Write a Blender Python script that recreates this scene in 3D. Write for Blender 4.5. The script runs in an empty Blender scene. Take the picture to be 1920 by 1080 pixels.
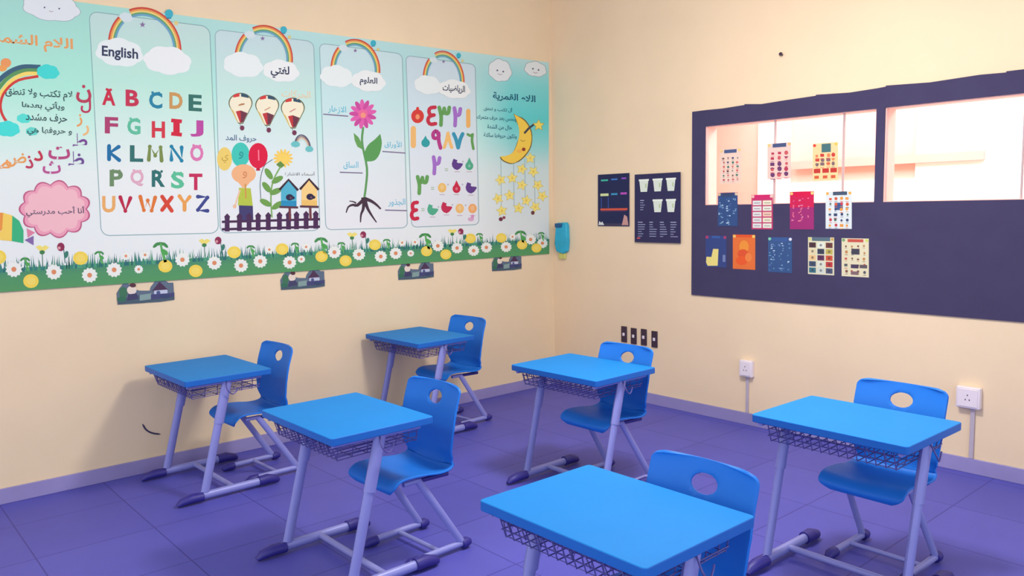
import bpy, bmesh, math, random, unicodedata
from mathutils import Vector, Matrix
random.seed(7)
SC = bpy.context.scene
COL = SC.collection
PI = math.pi

def lin(c):
    return tuple(((v/255)/12.92 if v/255 <= .04045 else ((v/255+.055)/1.055)**2.4) for v in c)

# ------------------------------------------------------------------ camera
YAW, PITCH, ROLL, FPX = 0.8510249767537855, 0.099131419392048, 0.017751302517567322, 1498.2137797772782
CAM = Vector((5.818521445459945, -5.6709495713673554, 1.8))
fw = Vector((-math.sin(YAW)*math.cos(PITCH), math.cos(YAW)*math.cos(PITCH), -math.sin(PITCH)))
r0 = Vector((math.cos(YAW), math.sin(YAW), 0)); d0 = fw.cross(r0)
rt = r0*math.cos(ROLL)+d0*math.sin(ROLL); dn = -r0*math.sin(ROLL)+d0*math.cos(ROLL)
cd = bpy.data.cameras.new('camera'); cam = bpy.data.objects.new('camera', cd); COL.objects.link(cam)
cam.matrix_world = Matrix(((rt.x, -dn.x, -fw.x, CAM.x), (rt.y, -dn.y, -fw.y, CAM.y), (rt.z, -dn.z, -fw.z, CAM.z), (0, 0, 0, 1)))
cd.sensor_width = 36; cd.lens = FPX/1920*36; cd.clip_start = .05
SC.camera = cam

# ------------------------------------------------------------------ world, lamps, exposure
w = bpy.data.worlds.new('world'); SC.world = w; w.use_nodes = True
bg = w.node_tree.nodes['Background']; bg.inputs[0].default_value = (.82, .85, .96, 1); bg.inputs[1].default_value = 1.2
def area(name, loc, aim, sx, sy, energy, color):
    l = bpy.data.lights.new(name, 'AREA'); l.shape = 'RECTANGLE'; l.size = sx; l.size_y = sy; l.energy = energy; l.color = color
    o = bpy.data.objects.new(name, l); COL.objects.link(o); o.location = loc
    o.rotation_euler = (Vector(aim)-Vector(loc)).to_track_quat('-Z', 'Y').to_euler()
    return o
def bulb(name, loc, energy, color, r=.28):
    l = bpy.data.lights.new(name, 'POINT'); l.energy = energy; l.color = color; l.shadow_soft_size = r
    o = bpy.data.objects.new(name, l); COL.objects.link(o); o.location = loc
bulb('ceiling_lamp_light', (3.35, -2.4, 3.35), 100, (1, .95, .9))
area('ceiling_lamp_light', (3.5, -2.4, 3.3), (3.3, -2.5, 0), .5, .5, 42, (1, .95, .9))
bulb('ceiling_lamp_light', (3.2, -7.2, 3.35), 90, (1, .96, .92))
area('corridor_light', (3.2, 1.3, 3.2), (3.2, 1.6, 0), 4.5, 1.2, 130, (1, .97, .97))
SC.view_settings.view_transform = 'Standard'; SC.view_settings.look = 'None'
SC.view_settings.exposure = .31; SC.view_settings.gamma = 1; SC.view_settings.use_curve_mapping = False

# ------------------------------------------------------------------ helpers
def tag(o, label=None, cat=None, group=None, kind=None):
    if label: o['label'] = label
    if cat: o['category'] = cat
    if group: o['group'] = group
    if kind: o['kind'] = kind
    return o
def empty(name, loc, rz=0):
    o = bpy.data.objects.new(name, None); COL.objects.link(o); o.location = loc; o.rotation_euler = (0, 0, rz); o.empty_display_size = .1
    return o
def copy_tree(o, parent=None):
    c = o.copy(); COL.objects.link(c)
    if parent: c.parent = parent
    for ch in list(o.children): copy_tree(ch, c)
    return c
def obj(name, bm, mat, parent=None, smooth=False, bevel=0):
    me = bpy.data.meshes.new(name); bm.to_mesh(me); bm.free()
    for m in (mat if isinstance(mat, (list, tuple)) else [mat]): me.materials.append(m)
    o = bpy.data.objects.new(name, me); COL.objects.link(o)
    if smooth:
        for p in me.polygons: p.use_smooth = True
        me.set_sharp_from_angle(angle=math.radians(38))
    if bevel:
        b = o.modifiers.new('bevel', 'BEVEL'); b.width = bevel; b.segments = 3; b.limit_method = 'ANGLE'
        for p in me.polygons: p.use_smooth = True
        me.set_sharp_from_angle(angle=math.radians(60))
    if parent: o.parent = parent
    return o
def box(bm, x0, x1, y0, y1, z0, z1):
    m = Matrix.Translation(((x0+x1)/2, (y0+y1)/2, (z0+z1)/2)) @ Matrix.Diagonal((abs(x1-x0), abs(y1-y0), abs(z1-z0), 1))
    bmesh.ops.create_cube(bm, size=1, matrix=m)
def tube(bm, pts, r, n=10, ry=None, cap=True):
    """round or oval tube through points"""
    pts = [Vector(p) for p in pts]; rings = []
    up = Vector((1, 0, 0))
    for i, p in enumerate(pts):
        t = ((pts[min(i+1, len(pts)-1)]-p).normalized() if i == 0 else (p-pts[i-1]).normalized() if i == len(pts)-1 else
             ((pts[i+1]-p).normalized()+(p-pts[i-1]).normalized()).normalized())
        u = up if abs(t.dot(up)) < .9 else Vector((0, 0, 1))
        a = (u-t*u.dot(t)).normalized(); b = t.cross(a)
        rr = r[i] if isinstance(r, (list, tuple)) else r
        rb = rr if ry is None else ry
        rings.append([bm.verts.new(p+a*rr*math.cos(2*PI*k/n)+b*rb*math.sin(2*PI*k/n)) for k in range(n)])
    for A, B in zip(rings, rings[1:]):
        for k in range(n): bm.faces.new((A[k], A[(k+1) % n], B[(k+1) % n], B[k]))
    if cap: bm.faces.new(rings[0][::-1]); bm.faces.new(rings[-1])
def spline(P, n):
    """Catmull-Rom through P"""
    P = [Vector(p) for p in P]; Q = [P[0]*2-P[1]]+P+[P[-1]*2-P[-2]]; out = []
    for i in range(n+1):
        s = i/n*(len(P)-1); k = min(int(s), len(P)-2); t = s-k; a, b, c, d = Q[k:k+4]
        out.append(.5*((2*b)+(c-a)*t+(2*a-5*b+4*c-d)*t*t+(3*b-a-3*c+d)*t**3))
    return out
def mat(name, rgb, rough=.5, metal=0, noise=0, scale=8, bump=0, spec=.5):
    m = bpy.data.materials.new(name); m.use_nodes = True; nt = m.node_tree; b = nt.nodes['Principled BSDF']
    c = lin(rgb); b.inputs['Base Color'].default_value = (*c, 1); b.inputs['Roughness'].default_value = rough; b.inputs['Metallic'].default_value = metal
    b.inputs['Specular IOR Level'].default_value = spec
    if noise or bump:
        tc = nt.nodes.new('ShaderNodeTexCoord'); nz = nt.nodes.new('ShaderNodeTexNoise'); nz.inputs['Scale'].default_value = scale; nz.inputs['Detail'].default_value = 5
        nt.links.new(tc.outputs['Object'], nz.inputs['Vector'])
        if noise:
            mr = nt.nodes.new('ShaderNodeMapRange'); mr.inputs['From Min'].default_value = .3; mr.inputs['From Max'].default_value = .7
            mr.inputs['To Min'].default_value = 1-noise; mr.inputs['To Max'].default_value = 1+noise
            mx = nt.nodes.new('ShaderNodeVectorMath'); mx.operation = 'SCALE'; mx.inputs[0].default_value = c
            nt.links.new(nz.outputs['Fac'], mr.inputs['Value']); nt.links.new(mr.outputs[0], mx.inputs['Scale']); nt.links.new(mx.outputs[0], b.inputs['Base Color'])
        if bump:
            bp = nt.nodes.new('ShaderNodeBump'); bp.inputs['Strength'].default_value = bump; bp.inputs['Distance'].default_value = .01
            nt.links.new(nz.outputs['Fac'], bp.inputs['Height']); nt.links.new(bp.outputs[0], b.inputs['Normal'])
    return m

M_WALL = mat('cream_wall_paint', (233, 211, 174), .75, noise=.035, scale=1.3, bump=.06, spec=.25)
M_WALLB = mat('cream_wall_paint_back', (237, 213, 177), .75, noise=.035, scale=1.3, bump=.06, spec=.25)
M_CEIL = mat('ceiling_white', (225, 220, 210), .9, noise=.02)
M_SKIRT = mat('skirting_tile', (150, 142, 190), .4, noise=.08, scale=3)
M_BOARD = mat('dark_board', (66, 61, 92), .8, noise=.06, scale=5, spec=.2)
M_BLUE = mat('desk_top_blue', (22, 127, 204), .6, noise=.03, scale=3, bump=.03, spec=.15)
M_EDGE = mat('desk_edge_blue', (26, 100, 186), .5, noise=.02, spec=.3)
M_CHAIR = mat('chair_plastic_blue', (30, 116, 210), .5, noise=.02, spec=.25, bump=.04)
M_METAL = mat('painted_steel_lavender', (136, 140, 204), .4, .1, noise=.03)
M_CAP = mat('dark_blue_plastic_cap', (44, 38, 128), .5, noise=.05)
M_WIRE = mat('wire_dark', (88, 84, 150), .45, .2, noise=.05)
M_WHITE = mat('socket_white', (232, 222, 226), .45, noise=.02)
M_GREY = mat('conduit_grey', (188, 176, 186), .5, noise=.03)
M_DARK = mat('switch_dark', (62, 44, 60), .4, noise=.05)
M_TURQ = mat('turquoise_plastic', (40, 170, 200), .45, noise=.12, scale=14)
M_NAVY = mat('navy_plastic', (24, 84, 128), .5, noise=.1)
M_LIME = mat('lime_paper', (200, 200, 110), .7, noise=.1)
M_CORR = mat('corridor_pink', (255, 184, 174), .9, noise=.02)
M_CORRW = mat('corridor_white', (255, 242, 240), .9, noise=.02)
M_PLANK = mat('corridor_rail_pink', (246, 168, 160), .8, noise=.02)
M_LINE = mat('window_lining_pink', (250, 200, 188), .7, noise=.03)
M_SEAL = mat('glass_edge_strip', (190, 170, 170), .5)

def tile_mat():
    m = bpy.data.materials.new('floor_tiles'); m.use_nodes = True; nt = m.node_tree; b = nt.nodes['Principled BSDF']
    tc = nt.nodes.new('ShaderNodeTexCoord'); mp = nt.nodes.new('ShaderNodeMapping'); mp.inputs['Location'].default_value = (.12, .1, 0)
    br = nt.nodes.new('ShaderNodeTexBrick'); br.offset = 0; br.inputs['Scale'].default_value = 1; br.inputs['Brick Width'].default_value = .6; br.inputs['Row Height'].default_value = .6
    br.inputs['Mortar Size'].default_value = .004; br.inputs['Mortar Smooth'].default_value = .3
    br.inputs['Color1'].default_value = (*lin((86, 86, 178)), 1); br.inputs['Color2'].default_value = (*lin((82, 82, 174)), 1); br.inputs['Mortar'].default_value = (*lin((62, 60, 142)), 1)
    nz = nt.nodes.new('ShaderNodeTexNoise'); nz.inputs['Scale'].default_value = 2.2; nz.inputs['Detail'].default_value = 6
    mr = nt.nodes.new('ShaderNodeMapRange'); mr.inputs['To Min'].default_value = .86; mr.inputs['To Max'].default_value = 1.12
    mx = nt.nodes.new('ShaderNodeVectorMath'); mx.operation = 'SCALE'
    L = nt.links.new
    L(tc.outputs['Object'], mp.inputs[0]); L(mp.outputs[0], br.inputs['Vector']); L(tc.outputs['Object'], nz.inputs['Vector'])
    L(nz.outputs['Fac'], mr.inputs['Value']); L(br.outputs['Color'], mx.inputs[0]); L(mr.outputs[0], mx.inputs['Scale']); L(mx.outputs[0], b.inputs['Base Color'])
    b.inputs['Roughness'].default_value = .5; b.inputs['Specular IOR Level'].default_value = .3
    return m
M_TILE = tile_mat()
def glass_mat():
    m = bpy.data.materials.new('window_glass'); m.use_nodes = True; nt = m.node_tree
    for n in list(nt.nodes):
        if n.type == 'BSDF_PRINCIPLED': nt.nodes.remove(n)
    tr = nt.nodes.new('ShaderNodeBsdfTransparent'); gl = nt.nodes.new('ShaderNodeBsdfGlossy'); gl.inputs['Roughness'].default_value = .05
    fr = nt.nodes.new('ShaderNodeFresnel'); fr.inputs[0].default_value = 1.3; mx = nt.nodes.new('ShaderNodeMixShader')
    tr.inputs[0].default_value = (.96, .93, .93, 1)
    nt.links.new(fr.outputs[0], mx.inputs[0]); nt.links.new(tr.outputs[0], mx.inputs[1]); nt.links.new(gl.outputs[0], mx.inputs[2])
    nt.links.new(mx.outputs[0], nt.nodes['Material Output'].inputs[0])
    return m
M_GLASS = glass_mat()
def print_mat():
    m = bpy.data.materials.new('printed_ink'); m.use_nodes = True; nt = m.node_tree; b = nt.nodes['Principled BSDF']
    a = nt.nodes.new('ShaderNodeAttribute'); a.attribute_name = 'ink'; nt.links.new(a.outputs['Color'], b.inputs['Base Color'])
    b.inputs['Roughness'].default_value = .6; b.inputs['Specular IOR Level'].default_value = .25
    return m
M_PRINT = print_mat()

# ------------------------------------------------------------------ the room
def struct(name, bm, m, **k):
    return tag(obj(name, bm, m, **k), kind='structure')
bm = bmesh.new(); box(bm, -.15, 7.2, -9.2, .15, -.12, 0); struct('floor', bm, M_TILE)
bm = bmesh.new(); box(bm, -.15, 7.2, -9.2, 4.2, 3.92, 4.05); struct('ceiling', bm, M_CEIL)
bm = bmesh.new(); box(bm, -.15, 0, -9.2, .15, 0, 3.92); struct('wall_left', bm, M_WALL)
W1, W2, WZ = (1.83, 3.25), (3.31, 4.75), (1.80, 2.45)
bm = bmesh.new()
for x0, x1, z0, z1 in ((0, W1[0], 0, 3.92), (W1[0], W2[1], 0, WZ[0]), (W1[0], W2[1], WZ[1], 3.92), (W1[1], W2[0], *WZ), (W2[1], 7.2, 0, 3.92)):
    box(bm, x0, x1, 0, .15, z0, z1)
struct('wall_back', bm, M_WALLB)
bm = bmesh.new(); box(bm, .0, .015, -9.2, 0, 0, .1); struct('baseboard_left', bm, M_SKIRT, bevel=.003)
bm = bmesh.new(); box(bm, .015, 7.2, -.015, 0, 0, .1); struct('baseboard_back', bm, M_SKIRT, bevel=.003)
for i, (a, b) in enumerate((W1, W2)):
    r = empty('window_%d' % (i+1), (a, .03, WZ[0])); tag(r, kind='structure')
    Wd, H = b-a, WZ[1]-WZ[0]
    q = bmesh.new(); box(q, .002, Wd-.002, -.004, .004, .002, H-.002); obj('glass_pane', q, M_GLASS, r)
    q = bmesh.new()
    for s in ((.62, 1.17) if i == 0 else (.84,)): box(q, s-.004, s+.004, -.012, .012, .002, H-.002)
    obj('glass_joint', q, M_SEAL, r)
    q = bmesh.new()
    for x0, x1, z0, z1 in ((.0, .006, 0, H), (Wd-.006, Wd, 0, H), (.006, Wd-.006, 0, .006), (.006, Wd-.006, H-.006, H)): box(q, x0, x1, -.029, .118, z0, z1)
    obj('frame', q, M_LINE, r)
# the corridor seen through the windows
bm = bmesh.new(); box(bm, -.15, 7.2, .15, 4.2, -.12, 0); struct('floor_corridor', bm, M_CORRW)
bm = bmesh.new(); box(bm, .2, 1.0, 2.2, 2.4, 0, 3.92); box(bm, 1.0, 7.2, 2.3, 2.45, 0, 3.92); struct('wall_corridor', bm, M_CORR)
bm = bmesh.new(); box(bm, 0.05, .2, .15, 2.4, 0, 3.92); struct('wall_corridor_end', bm, M_CORR)
bm = bmesh.new(); box(bm, .98, 1.3, 2.17, 2.3, 0, 3.92); box(bm, 1.3, 7.2, 2.27, 2.3, 0, 2.02); box(bm, 2.6, 7.2, 2.265, 2.3, 2.02, 3.92)
struct('trim_1', bm, M_CORRW)
bm = bmesh.new(); box(bm, 1.35, 3.2, 2.22, 2.265, 2.16, 2.24); struct('trim_2', bm, M_PLANK)

# ------------------------------------------------------------------ flat printed artwork, traced onto its own wall
def px_ray(x, y): return rt*((x-960)/FPX)+dn*((y-540)/FPX)+fw
def on_left(x, y, off=0):
    d = px_ray(x, y); return CAM+d*((off-CAM.x)/d.x)
def on_back(x, y, off=0):
    d = px_ray(x, y); return CAM+d*((-off-CAM.y)/d.y)
FORMS = {}
for cp in range(0xFE80, 0xFEFD):
    dd = unicodedata.decomposition(chr(cp)).split()
    if dd: FORMS.setdefault(''.join(chr(int(h, 16)) for h in dd[1:]), {})[dd[0][1:-1]] = chr(cp)
def arabic(s):
    toks = []; i = 0
    while i < len(s):
        if len(s[i:i+2]) == 2 and s[i:i+2] in FORMS: toks.append(s[i:i+2]); i += 2
        else: toks.append(s[i]); i += 1
    out = []
    for i, t in enumerate(toks):
        f = FORMS.get(t)
        if not f: out.append(t); continue
        pf = FORMS.get(toks[i-1]) if i else None; nf = FORMS.get(toks[i+1]) if i+1 < len(toks) else None
        jp = bool(pf and 'initial' in pf and 'final' in f); jn = bool(nf and 'final' in nf and 'initial' in f)
        k = 'medial' if jp and jn else 'final' if jp else 'initial' if jn else 'isolated'
        out.append(f.get(k, f.get('isolated')))
    return ''.join(reversed(out))
_tc = {}
def text_tris(s, bold):
    if (s, bold) in _tc: return _tc[(s, bold)]
    c = bpy.data.curves.new('t', 'FONT'); c.body = s; c.offset = bold; c.resolution_u = 3
    o = bpy.data.objects.new('t', c); COL.objects.link(o); bpy.context.view_layer.update()
    me = bpy.data.meshes.new_from_object(o.evaluated_get(bpy.context.evaluated_depsgraph_get()))
    V = [(v.co.x, v.co.y) for v in me.vertices]; F = [tuple(p.vertices) for p in me.polygons]
    bpy.data.objects.remove(o); bpy.data.curves.remove(c); bpy.data.meshes.remove(me)
    _tc[(s, bold)] = (V, F); return V, F
class Art:
    def __init__(s, proj, vp, base=0.0):
        s.p = proj; s.vp = vp; s.V = []; s.F = []; s.C = []; s.base = base; s.n = 0
    def sec(s): s.n = 0
    def raw(s, pts, faces, cols, off=None):
        if off is None: s.n += 1; off = s.base+s.n*4e-5
        k = len(s.V); s.V += [s.p(x, y, off) for x, y in pts]
        for i, f in enumerate(faces):
            s.F.append([k+j for j in f]); c = cols[i] if isinstance(cols, list) else cols; s.C.append(c)
    def poly(s, pts, c): s.raw(pts, [range(len(pts))], c)
    def ell(s, x, y, rx, ry, c, n=20, rot=0):
        ca, sa = math.cos(rot), math.sin(rot)
        s.poly([(x+rx*math.cos(a)*ca-ry*math.sin(a)*sa, y+rx*math.cos(a)*sa+ry*math.sin(a)*ca) for a in [2*PI*i/n for i in range(n)]], c)
    def line(s, P, w, c, closed=False):
        L = []; R_ = []; n = len(P)
        for i, p in enumerate(P):
            a = P[i-1] if (i or closed) else p; b = P[(i+1) % n] if (i < n-1 or closed) else p
            dx, dy = b[0]-a[0], b[1]-a[1]; l = math.hypot(dx, dy) or 1; ww = (w[i] if isinstance(w, list) else w)/2
            L.append((p[0]-dy/l*ww, p[1]+dx/l*ww)); R_.append((p[0]+dy/l*ww, p[1]-dx/l*ww))
        F = [(i, (i+1) % n, n+(i+1) % n, n+i) for i in range(n if closed else n-1)]
        s.raw(L+R_, F, c)
    def curve(s, P, w, c, n=14):
        Q = [(v.x, v.y) for v in spline([(a, b, 0) for a, b in P], n)]
        if isinstance(w, (tuple, list)): w = [w[0]+(w[1]-w[0])*i/n for i in range(n+1)]
        s.line(Q, w, c)
    def text(s, t, x, y, h, c, wd=None, bold=0., ar=False, ref=None):
        V, F = text_tris(arabic(t) if ar else t, bold)
        if not V: return
        x0, x1 = min(v[0] for v in V), max(v[0] for v in V); y0, y1 = min(v[1] for v in V), max(v[1] for v in V)
        k = h/(y1-y0); kx = k if wd is None else wd/(x1-x0); m = (s.vp[1]-y)/(s.vp[0]-x)
        s.raw([(x+(vx-(x0+x1)/2)*kx, y+m*(vx-(x0+x1)/2)*kx-(vy-(y0+y1)/2)*k) for vx, vy in V], F, c)
    def quad(s, Q, c): s.poly(Q, c)
    def rquad(s, Q, r, fill, edge=None, ew=1.5, colf=None):
        """rounded rectangle inside quad Q = TL, TR, BR, BL; r = corner radius as a share of the width"""
        W = Q[1][0]-Q[0][0]; H = Q[3][1]-Q[0][1]; ru, rv = r, r*W/H; P = []
        for cu, cv, a0 in ((1-ru, rv, -90), (1-ru, 1-rv, 0), (ru, 1-rv, 90), (ru, rv, 180)):
            for i in range(6):
                a = math.radians(a0+18*i); P.append((cu+ru*math.cos(a), cv+rv*math.sin(a)))
        f = lambda u, v: tuple((Q[0][k]*(1-u)+Q[1][k]*u)*(1-v)+(Q[3][k]*(1-u)+Q[2][k]*u)*v for k in (0, 1))
        if colf:
            N = 24; vs = sorted(set([round(v, 5) for u, v in P]+[i/N for i in range(N+1)])); pts = []; F = []; C = []
            for v in vs:
                inset = 0
                if v < rv: inset = ru-ru*math.sqrt(max(0, 1-((rv-v)/rv)**2))
                if v > 1-rv: inset = ru-ru*math.sqrt(max(0, 1-((v-1+rv)/rv)**2))
                pts += [f(inset, v), f(1-inset, v)]
            for i in range(len(vs)-1):
                F.append((2*i, 2*i+1, 2*i+3, 2*i+2)); C.append([colf(vs[i])]*2+[colf(vs[i+1])]*2)
            s.raw(pts, F, C)
        elif fill: s.poly([f(u, v) for u, v in P], fill)
        if edge: s.line([f(u, v) for u, v in P], ew, edge, True)
    def star(s, x, y, r, c, k=.48, rot=0):
        s.poly([(x+(r if i % 2 == 0 else r*k)*math.sin(PI*i/5+rot), y-(r if i % 2 == 0 else r*k)*math.cos(PI*i/5+rot)) for i in range(10)], c)
    def cloud(s, x, y, rx, ry, c, seed=1):
        rn = random.Random(seed); m = (s.vp[1]-y)/(s.vp[0]-x); n = 48; ph = rn.uniform(0, 6)
        s.poly([(x+rx*(1+.09*abs(math.sin(3.5*a+ph)))*math.cos(a), y+m*rx*math.cos(a)+ry*(1+.12*abs(math.sin(3.5*a+ph)))*math.sin(a)*(.8 if math.sin(a) > 0 else 1)) for a in [2*PI*i/n for i in range(n)]], c)
    def mesh(s, name, parent=None, solid=None):
        """solid = (quad outline, thickness towards the wall)"""
        me = bpy.data.meshes.new(name); me.from_pydata([tuple(v) for v in s.V], [], s.F); me.update()
        at = me.color_attributes.new('ink', 'FLOAT_COLOR', 'CORNER')
        for p in me.polygons:
            c = s.C[p.index]
            for j, li in enumerate(p.loop_indices):
                q = c[j] if isinstance(c, list) else c
                q = lin(q); at.data[li].color = (min(.9, q[0]*.93), min(.9, q[1]), min(.9, q[2]*.88), 1)
        me.materials.append(M_PRINT)
        o = bpy.data.objects.new(name, me); COL.objects.link(o)
        if parent: o.parent = parent
        return o
    def slab(s, pts, c, back=0.0):
        """a sheet with real thickness: front at the art's base, sides and back at `back`"""
        k = len(s.V); n = len(pts)
        s.V += [s.p(x, y, s.base) for x, y in pts]
        # the back outline sits straight behind the front one
        for i in range(n):
            v = s.V[k+i].copy()
            if s.p is on_left: v.x = back
            else: v.y = -back
            s.V.append(v)
        s.F.append([k+i for i in range(n)]); s.C.append(c); s.F.append([k+n+i for i in range(n)][::-1]); s.C.append(c)
        for i in range(n): s.F.append([k+i, k+n+i, k+n+(i+1) % n, k+(i+1) % n]); s.C.append(c)
VL, VB = (2837, 349), (-330, 413)
WHITE = (236, 233, 238)

def mix(a, b, t): t = max(0, min(1, t)); return tuple(x+(y-x)*t for x, y in zip(a, b))
def ramp(stops, t):
    for (a, ca), (b, cb) in zip(stops, stops[1:]):
        if t <= b: return mix(ca, cb, (t-a)/(b-a))
    return stops[-1][1]

# ------------------------------------------------------------------ the long banner
TOP = lambda x: 80+.1285*(x-740) if x < 740 else 80+.1277*(x-740)
BOT = lambda x: 548-.07*x
def P(x, t): return (x, TOP(x)+t*(BOT(x)-TOP(x)))
A = Art(on_left, VL, .012)
X0, X1 = -150, 1027
A.slab([(X0, TOP(X0)), (300, TOP(300)), (740, TOP(740)), (X1, TOP(X1)), (X1+3, BOT(X1+3)), (500, BOT(500)), (X0, BOT(X0))], (200, 225, 225), .001)
xs = [X0, 0, 100, 165, 400, 590, 750, 890, 900, 960, X1+2]
def bgc(x, t):
    left = [(0, (168, 216, 210)), (.3, (176, 232, 218)), (.45, (208, 238, 230)), (.6, (234, 236, 240)), (1, (238, 234, 240))]
    mid = [(0, (186, 220, 226)), (.12, (176, 216, 222)), (.35, (190, 232, 232)), (.6, (228, 234, 240)), (1, (238, 232, 240))]
    rgt = [(0, (190, 220, 228)), (.12, (134, 212, 220)), (.3, (98, 204, 212)), (.42, (140, 212, 220)), (.55, (206, 220, 230)), (1, (232, 228, 236))]
    if x <= 165: return ramp(left, t)
    if x <= 590: return mix(ramp(left, t), ramp(mid, t), (x-165)/425)
    if x <= 890: return ramp(mid, t)
    return mix(ramp(mid, t), ramp(rgt, t), (x-890)/70)
pts = []; F = []; C = []; N = 30
for i, x in enumerate(xs):
    for j in range(N+1): pts.append(P(x if j else x, j/N))
for i in range(len(xs)-1):
    for j in range(N):
        a = i*(N+1)+j; b = a+N+1; F.append((a, b, b+1, a+1)); C.append([bgc(xs[i], j/N), bgc(xs[i+1], j/N), bgc(xs[i+1], (j+1)/N), bgc(xs[i], (j+1)/N)])
A.raw(pts, F, C)
PAN = [[(167, 21), (393, 50), (410, 437), (190, 442)], [(403, 55), (588, 78), (600, 432), (413, 437)], [(599, 81), (754, 101), (764, 427), (611, 431)], [(761, 104), (891, 121), (898, 421), (772, 426)]]
PC = [[(0, (196, 218, 220)), (.3, (190, 230, 220)), (.5, (214, 234, 232)), (.7, (236, 236, 240)), (1, (240, 236, 242))],
      [(0, (198, 216, 226)), (.3, (200, 228, 226)), (.6, (224, 232, 240)), (1, (238, 232, 242))],
      [(0, (202, 222, 232)), (.3, (200, 226, 234)), (.6, (224, 230, 240)), (1, (236, 230, 240))],
      [(0, (204, 216, 232)), (.3, (210, 224, 238)), (.6, (226, 228, 242)), (1, (232, 228, 240))]]
for i, q in enumerate(PAN):
    A.n = 1; A.rquad(q, .07, None, (150, 178, 188) if i else (140, 172, 178), 1.6, colf=(lambda v, i=i: ramp(PC[i], v)))
def rainbow(xl, yl, xp, yp, xr, yr, cols, k0=1., k1=.78, gap=True):
    bx, by = (xl+xr)/2, (yl+yr)/2; ax, ay = (xr-xl)/2, (yr-yl)/2; ux, uy = xp-bx, yp-by; n = len(cols)
    for i, c in enumerate(cols):
        k = k0+(k1-k0)*(i+.5)/n; wd = abs(k0-k1)/n*math.hypot(ax, ay)*1.15
        for a0, a1 in (((180, 138), (118, 0)) if gap else ((180, 0),)):
            pp = [(bx+k*(ax*math.cos(math.radians(a))+ux*math.sin(math.radians(a))), by+k*(ay*math.cos(math.radians(a))+uy*math.sin(math.radians(a)))) for a in [a0+(a1-a0)*j/16 for j in range(17)]]
            A.line(pp, wd, c)
RB = [(206, 66, 58), (232, 150, 84), (240, 206, 124), (100, 160, 120), (110, 160, 200)]
A.sec(); A.n = 6
def head(l, p, r, c1, c2, bird, txt, tx, ty, th, tw, ar, sd):
    k = (r[0]-l[0])/135
    A.cloud((l[0]+p[0])/2-4*k+2, (l[1]+p[1])/2-12*k, 12*k, 9*k, (214, 222, 232), sd+5)
    rainbow(l[0], l[1], p[0], p[1], r[0], r[1], RB)
    A.cloud(*c1, (234, 236, 242), sd); A.cloud(*c2, (238, 236, 242), sd+1)
    A.ell(bird[0], bird[1], 7.5*k, 8.5*k, (62, 174, 200)); A.line([(bird[0]-5*k, bird[1]+8*k), (bird[0]+4*k, bird[1]+8*k)], 2*k, (40, 120, 160))
    A.star(bird[0]+13*k, bird[1]+17*k, 6*k, (226, 200, 130)); A.star(bird[0]-49*k, bird[1]+20*k, 6*k, (140, 110, 160), .4)
    A.text(txt, tx, ty, th, (52, 58, 92), tw, .024, ar)
head((203, 77), (274, 14), (340, 97), (224, 101, 42, 27), (314, 116, 42, 27), (317, 26), 'English', 225, 101, 25, 68, False, 1)
head((440, 104), (499, 47), (549, 117), (456, 124, 35, 24), (527, 135, 32, 21), (532, 56), 'لغتي', 525, 135, 24, 35, True, 3)
head((620, 125), (669, 73), (713, 137), (631, 145, 29, 21), (691, 154, 30, 20), (700, 81), 'العلوم', 691, 153, 17, 33, True, 5)
head((793, 145), (833, 95), (871, 156), (802, 161, 24, 18), (852, 169, 28, 18), (860, 104), 'الرياضيات', 851, 167, 16, 42, True, 7)
# the alphabet
A.sec(); A.n = 6
ABC = [('A', 204, 182, (206, 40, 72)), ('B', 248, 184, (200, 46, 82)), ('C', 292, 188, (30, 130, 166)), ('D', 330, 189, (206, 150, 92)), ('E', 366, 193, (48, 110, 104)),
       ('F', 209, 235, (176, 62, 112)), ('G', 251, 237, (98, 190, 160)), ('H', 297, 243, (214, 52, 72)), ('I', 331, 239, (214, 28, 62)), ('J', 369, 241, (190, 72, 162)),
       ('K', 214, 287, (22, 110, 166)), ('L', 256, 288, (46, 110, 110)), ('M', 291, 288, (124, 140, 76)), ('N', 331, 288, (22, 130, 170)), ('O', 369, 287, (224, 120, 180)),
       ('P', 218, 334, (112, 140, 104)), ('Q', 257, 334, (226, 170, 196)), ('R', 297, 335, (42, 110, 112)), ('S', 333, 338, (92, 190, 152)), ('T', 367, 341, (200, 40, 92)),
       ('U', 204, 383, (238, 170, 104)), ('V', 235, 383, (190, 32, 72)), ('W', 277, 382, (228, 120, 54)), ('X', 313, 382, (218, 70, 52)), ('Y', 346, 381, (238, 160, 84)), ('Z', 380, 382, (60, 70, 142))]
LET = {'M': ([[(0, 1), (.08, 0), (.5, .65), (.92, 0), (1, 1)]], 24), 'N': ([[(0, 1), (0, 0), (1, 1), (1, 0)]], 19), 'W': ([[(0, 0), (.24, 1), (.5, .25), (.76, 1), (1, 0)]], 28), 'V': ([[(0, 0), (.5, 1), (1, 0)]], 19),
       'K': ([[(0, 0), (0, 1)], [(.95, 0), (.1, .5), (1, 1)]], 19), 'X': ([[(0, 0), (1, 1)], [(1, 0), (0, 1)]], 18), 'Y': ([[(0, 0), (.5, .5), (1, 0)], [(.5, .45), (.5, 1)]], 19), 'Z': ([[(0, 0), (1, 0), (0, 1), (1, 1)]], 18)}
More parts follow.
